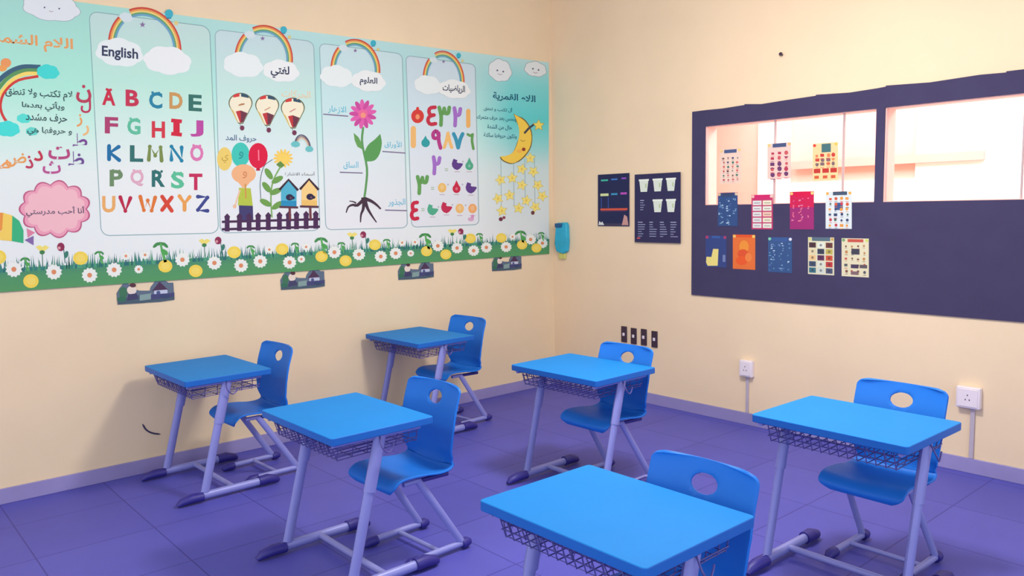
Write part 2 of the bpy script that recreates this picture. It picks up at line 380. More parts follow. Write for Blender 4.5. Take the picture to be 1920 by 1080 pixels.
for ch, x, y, c in ABC:
    if ch in LET:
        A.n = 6
        for st in LET[ch][0]:
            w_ = LET[ch][1]; q = [(x+(u-.5)*w_, y+(v-.5)*25+(u-.5)*1.6) for u, v in st]; A.line(q, 7.4, c)
            for a, b in q: A.ell(a, b, 3.7, 3.7, c, 10)
        continue
    A.n = 6; A.text(ch, x, y, 31, c, {'I': 12, 'W': 30, 'M': 28, 'Y': 23, 'V': 24}.get(ch, 25), .034)
    if ch == 'I':
        for s in (-1, 1): A.line([(x-10, y+s*12.5-.8), (x+10, y+s*12.5+1.2)], 7, c)
    A.n = 9
    for s in (-6, 6): A.ell(x+s*(.6 if ch == 'A' else 1), y-14+s*.08, 2.6, 2.6, c, 8) if ch in 'ACGOQSPR' else None
# second panel: vowels, balloons, flower, bird houses, fence
A.sec(); A.n = 6
for x, y in ((451, 199), (501, 203), (549, 208)):
    A.n = 6
    out = [(x+22.5*math.cos(a), y-6+19*math.sin(a)) for a in [math.radians(d) for d in range(160, 381, 11)]]+[(x+5, y+33), (x-4, y+33)]
    A.poly(out, (106, 110, 80)); cx, cy = x, y+4
    A.poly([(cx+(a-cx)*.91, cy+(b-cy)*.93) for a, b in out], (246, 232, 212))
    A.poly([(x-13, y-21), (x-2, y-25), (x-2, y-18), (x-14, y-16)], (214, 60, 60)); A.poly([(x+1, y-25), (x+13, y-21), (x+16, y-15), (x+1, y-18)], (50, 80, 104))
    A.poly([(x-9, y+10), (x, y+8), (x+3, y+30), (x-1, y+31)], (196, 54, 60)); A.poly([(x, y+8), (x+13, y+13), (x+5, y+30), (x+1, y+31)], (112, 50, 72))
    A.poly([(x-20, y+2), (x-13, y+9), (x-4, y+31), (x-7, y+28)], (222, 190, 110))
    A.ell(x+3, y+41, 4.5, 5, (116, 50, 80), 8); A.line([(x-1, y+33), (x, y+38)], 1, (110, 90, 80))
A.text('َ', 453, 196, 6, (180, 120, 80)); A.line([(496, 207), (507, 201)], 1.6, (200, 130, 100)); A.line([(543, 210), (554, 204)], 1.6, (200, 110, 110)); A.line([(448, 198), (454, 194)], 1.6, (190, 130, 90))
A.text('الحركات', 555, 178, 17, (238, 206, 176), 54, .01, True)
A.text('حروف المد', 452, 260, 14, (56, 90, 134), 58, .012, True)
rainbow(552, 272, 567, 252, 583, 279, [(80, 70, 100), (150, 120, 120), (226, 190, 160), (200, 220, 226)], 1, .5, False)
A.cloud(554, 271, 8, 6, (110, 192, 200), 2); A.cloud(580, 280, 7, 6, (110, 192, 200), 4)
A.sec(); A.n = 6
A.ell(421, 298, 14, 22, (240, 204, 112)); A.text('ي', 422, 298, 15, (200, 160, 70), None, .01, True)
A.ell(451, 290, 17, 23, (64, 196, 186)); A.text('و', 452, 291, 14, (40, 150, 150), None, .01, True)
A.ell(484, 292, 18, 24, (222, 14, 66)); A.poly([(481, 315), (487, 315), (488, 320), (480, 320)], (190, 10, 56)); A.text('ا', 485, 291, 20, (250, 120, 150), 3, .01, True)
A.ell(457, 326, 23, 18, (244, 178, 134)); A.poly([(435, 328), (480, 329), (460, 352), (455, 352)], (244, 178, 134)); A.text('و', 459, 328, 13, (214, 130, 90), None, 0, True)
A.poly([(448, 352), (470, 353), (474, 386), (446, 385)], (186, 196, 74)); A.line([(460, 345), (461, 372)], 3, (210, 150, 80))
A.line([(450, 356), (443, 378), (441, 388)], 3, (240, 196, 170)); A.ell(440, 387, 3.5, 4, (240, 190, 160), 10)
A.poly([(448, 385), (474, 386), (475, 413), (449, 413)], (66, 60, 112))
A.curve([(511, 299), (495, 312), (488, 340), (489, 373)], 1.4, (90, 110, 120))
A.ell(531, 297, 12, 12, (250, 208, 104))
for i in range(14):
    a = 2*PI*i/14; A.ell(531+14*math.cos(a), 297+13*math.sin(a), 5, 2.3, (252, 204, 96), 8, a)
A.poly([(518, 308), (526, 302), (534, 310), (526, 316)], (100, 142, 70))
A.curve([(526, 312), (512, 340), (508, 370), (510, 408)], 2.6, (126, 172, 92))
for x, y, a in ((504, 326, 1.0), (520, 337, -.5), (500, 351, .9), (517, 359, -.4), (498, 380, .5), (520, 385, -.6)): A.ell(x, y, 12, 5.5, (112, 158, 80), 14, a)
A.text('أسماء الاشارة', 562, 326, 9, (104, 104, 116), 56, 0, True)
for ax, ay, c, c2 in ((541, 336, (84, 176, 208), (40, 140, 190)), (579.5, 335, (248, 206, 140), (240, 190, 110))):
    A.line([(ax+2, 385), (ax+3, 412)], 4.5, (120, 60, 70))
    A.poly([(ax, ay+3), (ax+15, ay+20), (ax+15, ay+52), (ax-14, ay+51), (ax-14, ay+19)], c); A.poly([(ax-14, ay+40), (ax+15, ay+41), (ax+15, ay+52), (ax-14, ay+51)], c2)
    A.line([(ax-17, ay+20), (ax, ay+1), (ax+18, ay+21)], 4.5, (60, 36, 52)); A.line([(ax-17, ay+52), (ax+18, ay+53)], 4, (92, 52, 72))
    A.ell(ax+2, ay+34, 7, 6, (44, 36, 72)); A.ell(ax+8, ay+35, 4, 3, (44, 36, 72), 10); A.ell(ax+4, ay+35, 2, 2, (120, 80, 90), 8)
A.sec(); A.n = 26
for y0 in (413, 427): A.line([(416, y0+3), (600, y0-2)], 4.5, (72, 40, 80))
for x in (426, 449, 467, 484, 503, 524, 541, 556, 574, 592):
    A.n = 28; yb = 434-(x-426)*.032; A.poly([(x-4.5, yb), (x-4.5, yb-24), (x-5.5, yb-28), (x, yb-34), (x+5.5, yb-28), (x+4.5, yb-24), (x+4.5, yb)], (76, 42, 84))
# third panel: parts of a flower
A.sec(); A.n = 6
A.curve([(681, 238), (679, 268), (688, 315), (686, 350), (682, 378)], 4.2, (98, 154, 96))
A.poly([(x, y) for x, y in ((663, 249), (672, 257), (678, 268), (679, 280), (670, 275), (665, 263))], (104, 160, 92))
A.poly([(v.x, v.y) for v in spline([(713, 251), (716, 268), (712, 288), (702, 301), (684, 303)], 12)]+[(v.x, v.y) for v in spline([(684, 303), (683, 288), (690, 272), (702, 262), (713, 251)], 12)[1:-1]], (92, 156, 90))
for i in range(13):
    a = 2*PI*i/13-.2; A.ell(680.5+15*math.cos(a), 214+17*math.sin(a), 11, 4.4, ((226, 96, 178), (206, 76, 160))[i % 2], 12, a)
A.ell(680.5, 214, 9, 9, (236, 104, 160)); A.ell(681, 216, 5, 5, (244, 150, 130), 12)
for L, wv in (([(684, 372), (670, 385), (662, 384), (653, 388), (649, 399)], (7, 2)), ([(683, 374), (681, 392), (677, 402), (676, 417)], (7, 2)), ([(684, 374), (689, 390), (697, 404), (706, 417)], (7, 2)), ([(685, 373), (696, 377), (706, 384), (714, 392)], (7, 3)), ([(682, 370), (683, 378), (684, 386)], (10, 8)), ([(668, 381), (662, 378), (655, 377)], (3, 1.5))):
    A.curve(L, wv, (70, 48, 66), 8)
A.sec(); A.n = 6
for t, x, y, tw, l in (('الازهار', 632, 206, 34, ((606, 214), (653, 218))), ('الأوراق', 737, 271, 32, ((717, 284), (760, 287))), ('الساق', 658, 310, 28, ((637, 323), (680, 324.5))), ('الجذور', 744, 380, 32, ((722, 394), (763, 395)))):
    A.text(t, x, y, 15, (84, 180, 214), tw, .008, True); A.line(l, 2.2, (124, 110, 146))
# fourth panel: numerals
NUM = {'1': [[(.5, 0), (.5, 1)]], '2': [[(.18, 1), (.22, .5), (.1, 0)], [(.15, .1), (.3, .38), (.7, .38), (.85, .05)]], '3': [[(.2, 1), (.22, .5), (.05, 0)], [(.1, .1), (.2, .32), (.42, .32), (.5, .05)], [(.5, .1), (.6, .32), (.85, .32), (.95, 0)]],
       '4': [[(.85, .02), (.4, .06), (.25, .25), (.4, .45), (.75, .46)], [(.75, .46), (.3, .55), (.15, .78), (.4, .98), (.9, .95)]], '6': [[(.15, .1), (.5, .18), (.8, .1)], [(.78, .1), (.72, .5), (.9, 1)]],
       '7': [[(.08, 0), (.3, .4), (.5, 1)], [(.5, 1), (.7, .4), (.92, 0)]], '8': [[(.5, 0), (.3, .6), (.08, 1)], [(.5, 0), (.7, .6), (.92, 1)]], '9': [[(.75, .3), (.5, .02), (.2, .2), (.3, .45), (.72, .4)], [(.72, .15), (.74, .6), (.9, 1)]]}
def num(ch, x, y, c, W=19, H=33, wt=7):
    A.n = 6; x0, y0 = x-W/2, y-H/2
    if ch == '5':
        A.ell(x, y, 12, 13, c); A.ell(x, y+1, 4, 5, (244, 150, 110)); A.ell(x, y-14, 3, 4, c, 8); return
    if ch == '0': A.ell(x, y, 8, 8, c); A.poly([(x-6, y-4), (x, y-14), (x+5, y-3)], c); return
    for st in NUM[ch]:
        A.curve([(x0+u*W, y0+v*H) for u, v in st], wt, c, 10)
        for u, v in (st[0], st[-1]): A.ell(x0+u*W, y0+v*H, wt/2, wt/2, c, 10)
RED, GRN, PUR, ORG, TEA, MAG, YEL, VIO = (206, 40, 72), (104, 160, 92), (168, 112, 204), (242, 178, 104), (48, 160, 168), (186, 60, 140), (246, 190, 120), (98, 62, 142)
for a in (('5', 783, 218, (218, 62, 58)), ('4', 809, 217, (200, 50, 74)), ('3', 833, 218, GRN, 21), ('2', 858, 219, PUR, 15), ('1', 878, 222, ORG, 10, 28, 8),
          ('1', 775, 257, (244, 186, 120), 10, 32, 10), ('0', 798, 268, TEA), ('9', 818, 261, MAG, 20), ('8', 840, 263, YEL, 17, 27, 6), ('7', 859, 264, (58, 150, 186), 20, 26, 7), ('6', 882, 264, GRN, 14, 30, 5),
          ('2', 819, 310, PUR, 15, 31), ('3', 792, 347, GRN, 20, 31), ('4', 777, 395, RED, 15, 32)): num(*a)
A.sec(); A.n = 6
for x, y, c, k in ((857, 309, VIO, 0), (880, 309, (84, 172, 142), 1), (829, 352, (244, 190, 110), 2), (856, 352, RED, 1), (883, 353, VIO, 0), (811, 394, (84, 172, 142), 0), (837, 390, (200, 44, 84), 0), (862, 391, YEL, 2), (886, 391, (244, 170, 110), 2)):
    A.n = 6
    if k == 0: A.curve([(x-3, y-10), (x-6, y), (x, y+6), (x+6, y), (x+7, y-3)], 8, c, 10); A.ell(x-2, y+1, 6, 6, c)
    elif k == 1: A.ell(x, y+2, 7.5, 8, c); A.poly([(x-6, y-1), (x, y-14), (x+6, y-1)], c); A.ell(x, y+2, 2.5, 3, mix(c, WHITE, .4), 8)
    else: A.ell(x, y, 8, 9, c); A.ell(x, y-1, 4, 5, mix(c, WHITE, .25), 8)
    A.text('+', x+11, y-6, 4, (160, 140, 160)) if x < 880 else None
    A.line([(x-5, y+13), (x+5, y+13)], 1.3, (200, 170, 190))
for x, y in ((837, 318), (811, 353), (793, 393)): A.line([(x-3, y-1.5), (x+3, y-1.5)], 1.6, (170, 190, 160)); A.line([(x-3, y+1.8), (x+3, y+1.8)], 1.6, (170, 190, 160))
A.ell(883, 411, 6, 4, (220, 170, 206), 10); A.ell(886, 406, 3, 4, (220, 150, 200), 8)
# right end: sleepy crescent with hanging stars
A.sec(); A.n = 6
for x, y, rx, ry, sd in ((937.5, 134, 20, 21, 3), (1004, 131, 19, 14, 5), (96, 16, 50, 26, 8)):
    A.cloud(x, y, rx+1.2, ry+1.2, (160, 176, 186), sd); A.cloud(x, y, rx, ry, (228, 228, 238), sd)
    for s in (-5, 6): A.ell(x+s*rx/20, y-1+s*.2, 1.7, 1.7, (90, 90, 120), 8)
    A.curve([(x-4, y+4), (x, y+6), (x+4, y+5)], 1, (160, 130, 150), 6)
A.text('اللام القمرية', 964, 185, 19, (24, 92, 122), 80, .026, True)
for t, x, y, tw in (('أل تكتب و تنطق', 934, 205, 54), ('ونحس بعد حرف متحرك', 931, 222, 74), ('خال من الشدة', 937, 239, 46), ('وتكون حروفها ساكنة', 938, 255, 62)): A.text(t, x, y, 10, (24, 96, 122), tw, .016, True)
for k, c in ((1.5, (120, 98, 60)), (0, (246, 202, 84))):
    outr = [(964, 214), (985, 228), (996, 250), (994, 275), (980, 295), (962, 306), (945, 301), (938, 293)]; inn = [(950, 292), (963, 284), (972, 262), (973, 240), (964, 214)]
    o1 = [(v.x, v.y) for v in spline([(a, b, 0) for a, b in outr], 22)]; i1 = [(v.x, v.y) for v in spline([(a, b, 0) for a, b in [outr[-1]]+inn], 14)][1:-1]
    A.poly([(x+(1 if (x-972) > 0 else -1)*k, y+(1 if y > 258 else -1)*k) for x, y in o1+i1], c)
A.line([(983, 250), (992, 240), (1003, 232)], 4, (70, 70, 84)); A.star(1010, 235, 12, (160, 140, 70)); A.star(1010, 235, 10.5, (246, 216, 104))
A.ell(982, 280, 3.5, 3.5, (150, 60, 50), 10); A.curve([(976, 262), (980, 265), (985, 263)], 1, (150, 110, 60), 5); A.ell(974, 283, 5, 4, (246, 180, 90), 10)
A.sec(); A.n = 6
ST = [(1055, 110), (990, 195), (1080, 215), (825, 280), (915, 265), (990, 320), (1115, 320), (805, 425), (895, 400), (1025, 440), (1150, 405), (1095, 490), (835, 520), (965, 500)]
ST = [(740+a/4.153, 270+b/4.153) for a, b in ST]
for x, y0, y1 in ((939, 296, 390), (963, 306, 386), (984, 298, 385), (1002, 290, 385)): A.line([(x, y0), (x+1, y1)], .9, (130, 160, 170))
for i, (x, y) in enumerate(ST):
    A.n = 12; A.star(x, y, 11.5, (206, 184, 110), .5, i*.3); A.star(x, y, 10, (246, 224, 128), .5, i*.3); A.ell(x, y, 2.5, 3, (238, 200, 100), 8)
A.ell(939, 411, 4, 4, (110, 50, 70), 8); A.ell(945, 408, 3, 3, (150, 60, 80), 8); A.ell(999, 399, 3.5, 4, (110, 60, 60), 8)
# left end: sun letters
A.sec(); A.n = 6
A.text('اللام الشمسية', 40, 78, 30, (236, 160, 100), 194, .024, True)
for w_, c, pp in ((9, (62, 96, 124), [(76, 126), (40, 126), (10, 140), (-14, 165)]), (7, (96, 150, 92), [(74, 132), (42, 133), (14, 147), (-10, 176)]), (7, (250, 216, 112), [(73, 138), (45, 139), (18, 154), (-4, 182)]), (5, (214, 62, 60), [(72, 143), (33, 151), (9, 172), (1, 195), (4, 214), (14, 231)])):
    A.curve(pp, w_, c, 16)
A.cloud(90, 136, 20, 14, (70, 214, 212), 3); A.ell(11, 118, 10, 9, (240, 154, 98)); A.ell(4, 128, 9, 6, (244, 160, 90))
A.cloud(45, 223, 13, 9, (92, 222, 214), 4); A.cloud(14, 243, 22, 15, (74, 220, 216), 5); A.cloud(60, 247, 11, 8, (104, 214, 204), 6)
for t, x, y, tw, h in (('لام تكتب ولا تنطق', 73, 177, 126, 20), ('ويأتي بعدها', 81, 199, 80, 19), ('حرف مشدد', 87, 222, 78, 18), ('و حروفها هي', 93, 247, 84, 17)): A.text(t, x, y, h, (52, 80, 88), tw, .018, True)
for t, x, y, h, c in (('ن', 157, 176, 34, (190, 60, 90)), ('ل', 161, 197, 30, (194, 50, 90)), ('ز', 149, 226, 24, (240, 160, 96)), ('ر', 161, 245, 20, (244, 186, 130)), ('ط', 150, 263, 26, (124, 70, 150)), ('ظ', 143, 298, 28, (112, 74, 150)),
                      ('ت', 111, 287, 24, (188, 72, 130)), ('ث', 97, 314, 24, (190, 84, 150)), ('د', 72, 292, 20, (200, 50, 76)), ('ذ', 55, 304, 24, (196, 60, 96)), ('ض', 30, 300, 26, (240, 160, 90)), ('ص', 0, 313, 22, (244, 160, 96))):
    A.text(t, x, y, h, c, None, .022, True)
for k, c in ((1, (196, 92, 132)), (.95, (240, 160, 186)), (.84, (246, 186, 200))):
    A.poly([(103+k*(60+8*abs(math.sin(5.5*a)))*math.cos(a), 392+k*(46+9*abs(math.sin(5.5*a)))*math.sin(a)) for a in [2*PI*i/110 for i in range(110)]], c)
A.poly([(50, 428), (66, 436), (52, 446)], (226, 130, 164)); A.text('أنا أحب مدرستي', 104, 397, 19, (84, 70, 96), 110, .016, True)
A.poly([(-60, 396), (6, 399), (4, 430), (-14, 448), (-60, 448)], (238, 148, 72)); A.poly([(6, 399), (23, 404), (22, 452), (-10, 449), (4, 430)], (248, 206, 100)); A.poly([(23, 404), (36, 414), (44, 432), (44, 456), (22, 452)], (60, 178, 128)); A.poly([(46, 450), (63, 442), (63, 460)], (136, 104, 168))
# grass and daisies along the foot
A.sec(); A.n = 6
G = (84, 148, 104)
rn = random.Random(3)
pts = []; F = []; C = []
NX = 120
for i in range(NX+1):
    x = X0+(X1+3-X0)*i/NX
    for t in (.922, .955, 1): pts.append(P(x, t))
for i in range(NX):
    a = 3*i; b = a+3
    F += [(a, b, b+1, a+1), (a+1, b+1, b+2, a+2)]; C += [[mix(G, (60, 120, 120), .5)]*2+[G]*2, [G]*2+[(88, 152, 98)]*2]
A.raw(pts, F, C)
x = X0
while x < X1:
    s = (BOT(x)-TOP(x))/530; A.n = 7+rn.randrange(3); t = rn.uniform(.878, .915); xx = x+rn.uniform(-4, 4)*s; b = P(x, .935); tp = P(max(X0+1, min(X1, xx)), t)
    A.poly([(b[0]-1.7*s, b[1]), (b[0]+1.7*s, b[1]), tp], rn.choice([(58, 128, 124), (72, 148, 112), (84, 160, 128), (46, 108, 116)])); x += 2.4*s
def daisy(x, y, r, small=False):
    A.n = 12; n = 12
    A.poly([(x+r*(1 if i % 2 else .82)*math.cos(PI*i/n), y+r*.95*(1 if i % 2 else .82)*math.sin(PI*i/n)) for i in range(2*n)], (240, 236, 236)); A.ell(x, y, r*.3, r*.3, (226, 140, 100), 10)
def yel(x, y, r): A.n = 14; A.ell(x, y, r, r*.9, (246, 210, 88), 16); A.ell(x, y, r*.6, r*.5, (248, 216, 110), 12)
def green(x, y, k):
    A.n = 10
    for i in range(4): A.ell(x+(i-1.5)*5*k, y+abs(i-1.5)*2*k, 6*k, 2.6*k, (70, 140, 82), 10, (i-1.5)*.5)
    A.curve([(x, y), (x+3*k, y+14*k), (x+8*k, y+30*k)], (3*k, 5*k), (96, 172, 96), 8); A.ell(x+6*k, y+14*k, 7*k, 4*k, (84, 164, 88), 10, .6)
def crown(x, y, k): A.n = 16; A.line([(x, y), (x+1, y+28*k)], 1.5*k, (70, 120, 100)); A.poly([(x-12*k, y-6*k), (x-4*k, y-9*k), (x, y-6*k), (x+6*k, y-9*k), (x+13*k, y-5*k), (x+4*k, y+2*k), (x-4*k, y+2*k)], (244, 220, 120)); A.ell(x, y+4*k, 5*k, 4*k, (70, 130, 80), 10)
def redf(x, y, k): A.n = 16; A.line([(x+5*k, y), (x+8*k, y+30*k)], 1.6*k, (60, 110, 110)); A.ell(x, y, 7*k, 8*k, (146, 46, 84), 12); A.ell(x-3*k, y+2*k, 3*k, 3*k, (220, 150, 160), 8); A.ell(x+10*k, y+14*k, 4*k, 7*k, (60, 124, 110), 10, .3)
K = lambda x: (BOT(x)-TOP(x))/530
for x, y in ((26, 505), (101, 510), (168, 516), (214, 506), (342, 487), (402, 493), (452, 498), (488, 490), (543, 492), (627, 473), (673, 477), (714, 481), (742, 475), (821, 461), (857, 465), (888, 470), (912, 464), (949, 463), (995, 449), (1017, 456), (-60, 520), (-110, 515)): daisy(x, y, 15.5*K(x))
for x, y in ((260, 505), (565, 486), (770, 475), (236, 480), (272, 478), (505, 468), (574, 463), (754, 455), (778, 454), (961, 444)): daisy(x, y, 9*K(x))
for x, y in ((58, 527), (310, 499), (367, 508), (603, 481), (648, 489), (800, 471), (836, 477), (979, 459), (1006, 465)): yel(x, y, 14*K(x))
for x, y in ((151, 484), (439, 473), (529, 467), (703, 459), (882, 447), (940, 446), (-3, 482)): yel(x, y, 14*K(x))
for x, y in ((301, 456), (602, 447), (797, 439), (976, 434)): green(x, y, 1.25*K(x))
for x, y in ((186, 472), (47, 484), (470, 461), (553, 456), (725, 449), (640, 455), (899, 438), (1015, 436)): green(x, y, .75*K(x))
for x, y in ((79, 469), (383, 456), (660, 443), (848, 436)): crown(x, y, K(x))
for x, y in ((114, 463), (409, 451), (681, 440), (864, 434)): redf(x, y, K(x))
o = A.mesh('wall_banner')
tag(o, 'long printed classroom banner with alphabet, numbers and a daisy border on the left wall', 'banner')

# ------------------------------------------------------------------ four little cut-out strips under the banner
S = Art(on_left, VL, .006)
S.slab([(219, 550), (224, 541), (232, 531), (240, 531), (248, 541), (262, 545), (281, 545), (283, 538), (292, 526), (306, 524), (316, 530), (325, 530), (327, 562), (300, 566), (250, 569), (221, 571)], (98, 110, 134), .001)
S.poly([(221, 571), (222, 561), (262, 553), (300, 555), (327, 548), (327, 562), (270, 568)], (76, 92, 110)); S.ell(231, 549, 8, 11, (66, 116, 90)); S.ell(247, 544, 9, 8, (236, 214, 206)); S.ell(249, 535, 6, 4, (90, 50, 64))
S.poly([(240, 552), (256, 550), (260, 560), (238, 564)], (70, 66, 104)); S.poly([(285, 546), (299, 528), (316, 544)], (80, 52, 84)); S.poly([(289, 545), (314, 543), (314, 557), (289, 558)], (196, 198, 226)); S.ell(297, 549, 4, 4, (80, 90, 140), 8)
S.poly([(262, 553), (284, 550), (284, 561), (262, 564)], (136, 158, 160)); S.poly([(283, 552), (326, 549), (326, 556), (283, 562)], (74, 72, 120)); S.ell(309, 556, 10, 4, (60, 70, 110), 10); S.ell(228, 561, 9, 5, (56, 110, 90), 10)
st0 = S.mesh('wall_sticker')
G_ST = 'small cut-out house stickers under the banner'
y_ref = (on_left(222, 550).y+on_left(326, 550).y)/2
for i, (xa, xb, lb) in enumerate(((222, 327, 'small house and tree sticker under the English alphabet part of the banner'), (527, 607, 'small house and tree sticker under the fence and bird houses of the banner'),
                                  (747, 813, 'small house and tree sticker below the banner between the flower and number panels'), (924, 977, 'small house and tree sticker nearest the room corner, under the moon picture'))):
    yy = (on_left(xa, 500).y+on_left(xb, 500).y)/2
    s_ = st0 if i == 0 else st0.copy()
    if i: COL.objects.link(s_); s_.location = (0, yy-y_ref, (.0, .005, .005, .012)[i])
    tag(s_, lb, 'sticker', G_ST)

# ------------------------------------------------------------------ dark board with windows
bm = bmesh.new()
BX0, BX1, BZ0, BZ1 = 1.70, 4.95, 1.035, 2.585
rag = [BZ1+d*.5 for d in (-.02, -.005, -.012, 0, -.018, -.004, .006, -.008, .004, .012, -.004, .014, .002, .01)]
xsb = [BX0, 1.83, 2.0, 2.2, 2.35, 2.55, 2.8, 3.05, 3.25, 3.31, 3.6, 3.9, 4.05, 4.4, 4.75, BX1]
def bq(x0, x1, z0, z1, za=None, zb=None):
    za = z1 if za is None else za; zb = z1 if zb is None else zb
    v = [bm.verts.new(c) for c in ((x0, -.012, z0), (x1, -.012, z0), (x1, -.012, zb), (x0, -.012, za), (x0, -.0005, z0), (x1, -.0005, z0), (x1, -.0005, zb), (x0, -.0005, za))]
    for f in ((0, 1, 2, 3), (5, 4, 7, 6), (0, 4, 5, 1), (3, 2, 6, 7), (0, 3, 7, 4), (1, 5, 6, 2)): bm.faces.new([v[k] for k in f])
bq(BX0, BX1, BZ0, WZ[0]); bq(BX0, W1[0], *WZ); bq(W1[1], W2[0], *WZ); bq(W2[1], BX1, *WZ)
for i in range(len(xsb)-1):
    bq(xsb[i], xsb[i+1], WZ[1], 0, rag[i % 14]+(.007 if i % 3 == 0 else 0), rag[(i+1) % 14])
bmesh.ops.recalc_face_normals(bm, faces=bm.faces)
tag(obj('display_board', bm, M_BOARD), 'dark purple display board on the back wall, framing the two long windows', 'board')

# ------------------------------------------------------------------ sheets pinned on it
def sheet(x0, y0, x1, y1, base, lift=.014, off=None):
    s = Art(on_back, VB, lift); m0 = (VB[1]-y0)/(VB[0]-x0)*(x1-x0); m1 = (VB[1]-y1)/(VB[0]-x0)*(x1-x0)
    s.Q = [(x0, y0-m0/2), (x1, y0+m0/2), (x1, y1+m1/2), (x0, y1-m1/2)]
    s.at = lambda u, v: tuple((s.Q[0][k]*(1-u)+s.Q[1][k]*u)*(1-v)+(s.Q[3][k]*(1-u)+s.Q[2][k]*u)*v for k in (0, 1))
    s.rect = lambda u0, v0, u1, v1, c: s.poly([s.at(u0, v0), s.at(u1, v0), s.at(u1, v1), s.at(u0, v1)], c)
    s.slab([s.at(0, 0), s.at(1, 0), s.at(1, 1), s.at(0, 1)], base, lift-.0012)
    return s
def blobs(s, cols, rows, pal, seed, v0=.2, v1=.95, k=.055, rc=.35, jit=.02):
    r = random.Random(seed)
    for j in range(rows):
        for i in range(cols):
            u = (i+.5)/cols*.88+.06+r.uniform(-jit, jit); v = v0+(v1-v0)*(j+.5)/rows+r.uniform(-jit, jit)*.6; a, b = s.at(u, v); w = (s.Q[1][0]-s.Q[0][0])*k*r.uniform(.8, 1.5)
            s.n = 4
            if r.random() < rc: s.poly([(a-w, b-w*.8), (a+w, b-w*.8), (a+w, b+w*.8), (a-w, b+w*.8)], r.choice(pal))
            else: s.ell(a, b, w, w*1.1, r.choice(pal), 8)
            if v < .93: s.line([(a-w, b+w*1.9), (a+w, b+w*1.9)], w*.35, r.choice(pal))
def corners(s, c1, c2):
    s.n = 4
    for u in (.07, .93): a, b = s.at(u, .05); s.ell(a, b, 3, 3, c1 if u < .5 else c2, 8)
GP = 'printed learning sheets on the display board'
def fin(s, label): return tag(s.mesh('learning_poster'), label, 'poster', GP)
NAVY, PK = (44, 66, 120), [(190, 60, 80), (60, 70, 120), (220, 110, 110), (130, 90, 90), (70, 120, 110)]
s = sheet(1350, 279, 1389, 344, (244, 206, 196), .014); s.rect(.2, .02, .8, .12, (78, 90, 140)); corners(s, (240, 200, 140), (240, 200, 140)); blobs(s, 4, 6, PK, 1, k=.04)
fin(s, 'pale sheet of scattered small pictures taped to the glass, leftmost on the window')
s = sheet(1439, 268, 1483, 335, (246, 200, 196), .014); s.rect(.22, .01, .8, .12, (72, 84, 130)); corners(s, (232, 200, 130), (232, 180, 120)); blobs(s, 3, 5, [(190, 60, 90), (110, 60, 110), (206, 90, 100)], 2, k=.07)
fin(s, 'pale pink sheet with three columns of pictures on the glass, middle of the window three')
s = sheet(1524, 268, 1571, 338, (248, 206, 158), .014); s.rect(.35, .02, .72, .25, (70, 110, 120)); corners(s, (224, 60, 60), (240, 190, 90)); blobs(s, 4, 3, [(206, 60, 60), (130, 100, 110), (230, 130, 90)], 3, .28, .62); 
for u in (.04, .38, .7): s.n = 5; s.rect(u, .68, u+.26, .8, (196, 54, 50)); s.rect(u+.02, .87, u+.2, .95, (214, 90, 60))
fin(s, 'pale orange sheet with a red block row on the glass, rightmost on the window')
BLU = (52, 78, 134)
def blue_sheet(x0, y0, x1, y1, seed, title, c):
    s = sheet(x0, y0, x1, y1, c, .014); s.rect(.2, .0, .8, .12, title); r = random.Random(seed)
    for i in range(46):
        u, v = r.choice((.12, .25, .5, .6, .85))+r.uniform(-.06, .06), r.uniform(.16, .97); s.n = 5; a, b = s.at(u, v); w = r.uniform(.6, 2)
        s.poly([(a-w, b-1), (a+w, b-1), (a+w, b+1), (a-w, b+1)], r.choice([(130, 160, 206), (90, 120, 180), (180, 200, 230), (110, 150, 190)]))
    return s
s = blue_sheet(1346, 361, 1383, 424, 4, (60, 70, 110), BLU); corners(s, (214, 180, 150), (214, 190, 170)); fin(s, 'dark blue sheet with tiny light marks straddling the lower window edge')
s = sheet(1409, 365, 1449, 430, (196, 60, 110)); s.rect(.12, 0, .88, .13, (208, 40, 110)); corners(s, (240, 180, 180), (240, 190, 190))
for j in range(5):
    s.n = 4; s.rect(.06, .17+j*.165, .47, .3+j*.165, (224, 220, 226)); s.rect(.53, .17+j*.165, .94, .3+j*.165, ((236, 224, 206), (230, 226, 220), (240, 190, 180))[j % 3]); s.rect(.12, .23+j*.165, .4, .25+j*.165, (150, 120, 140)); s.rect(.6, .23+j*.165, .88, .25+j*.165, (150, 130, 120))
fin(s, 'magenta sheet with two columns of white boxes below the glass')
s = sheet(1481, 359, 1526, 430, (160, 44, 116)); s.rect(0, 0, 1, .42, (206, 30, 84)); s.rect(.18, 0, .86, .14, (216, 20, 76)); corners(s, (240, 190, 120), (244, 200, 130)); r = random.Random(5)
for i in range(36):
    u, v = r.choice((.12, .4, .5, .8))+r.uniform(-.05, .05), r.uniform(.18, .8); s.n = 6; a, b = s.at(u, v); s.poly([(a-1.3, b-1), (a+1.3, b-1), (a+1.3, b+1), (a-1.3, b+1)], r.choice([(240, 120, 150), (220, 90, 150), (230, 160, 190)]))
fin(s, 'crimson to purple sheet with small pink words, third in the middle row')
s = sheet(1548, 359, 1597, 429, (220, 222, 232)); s.rect(.28, .0, .82, .1, (70, 84, 110)); s.rect(.34, .3, .66, .5, (60, 84, 140)); corners(s, (244, 170, 90), (240, 170, 80)); blobs(s, 4, 6, [(214, 90, 60), (200, 60, 80), (70, 100, 90), (60, 70, 110), (230, 150, 70)], 6, .12, .98, .045)
fin(s, 'white sheet with a blue square centre and scattered pictures, right end of middle row')
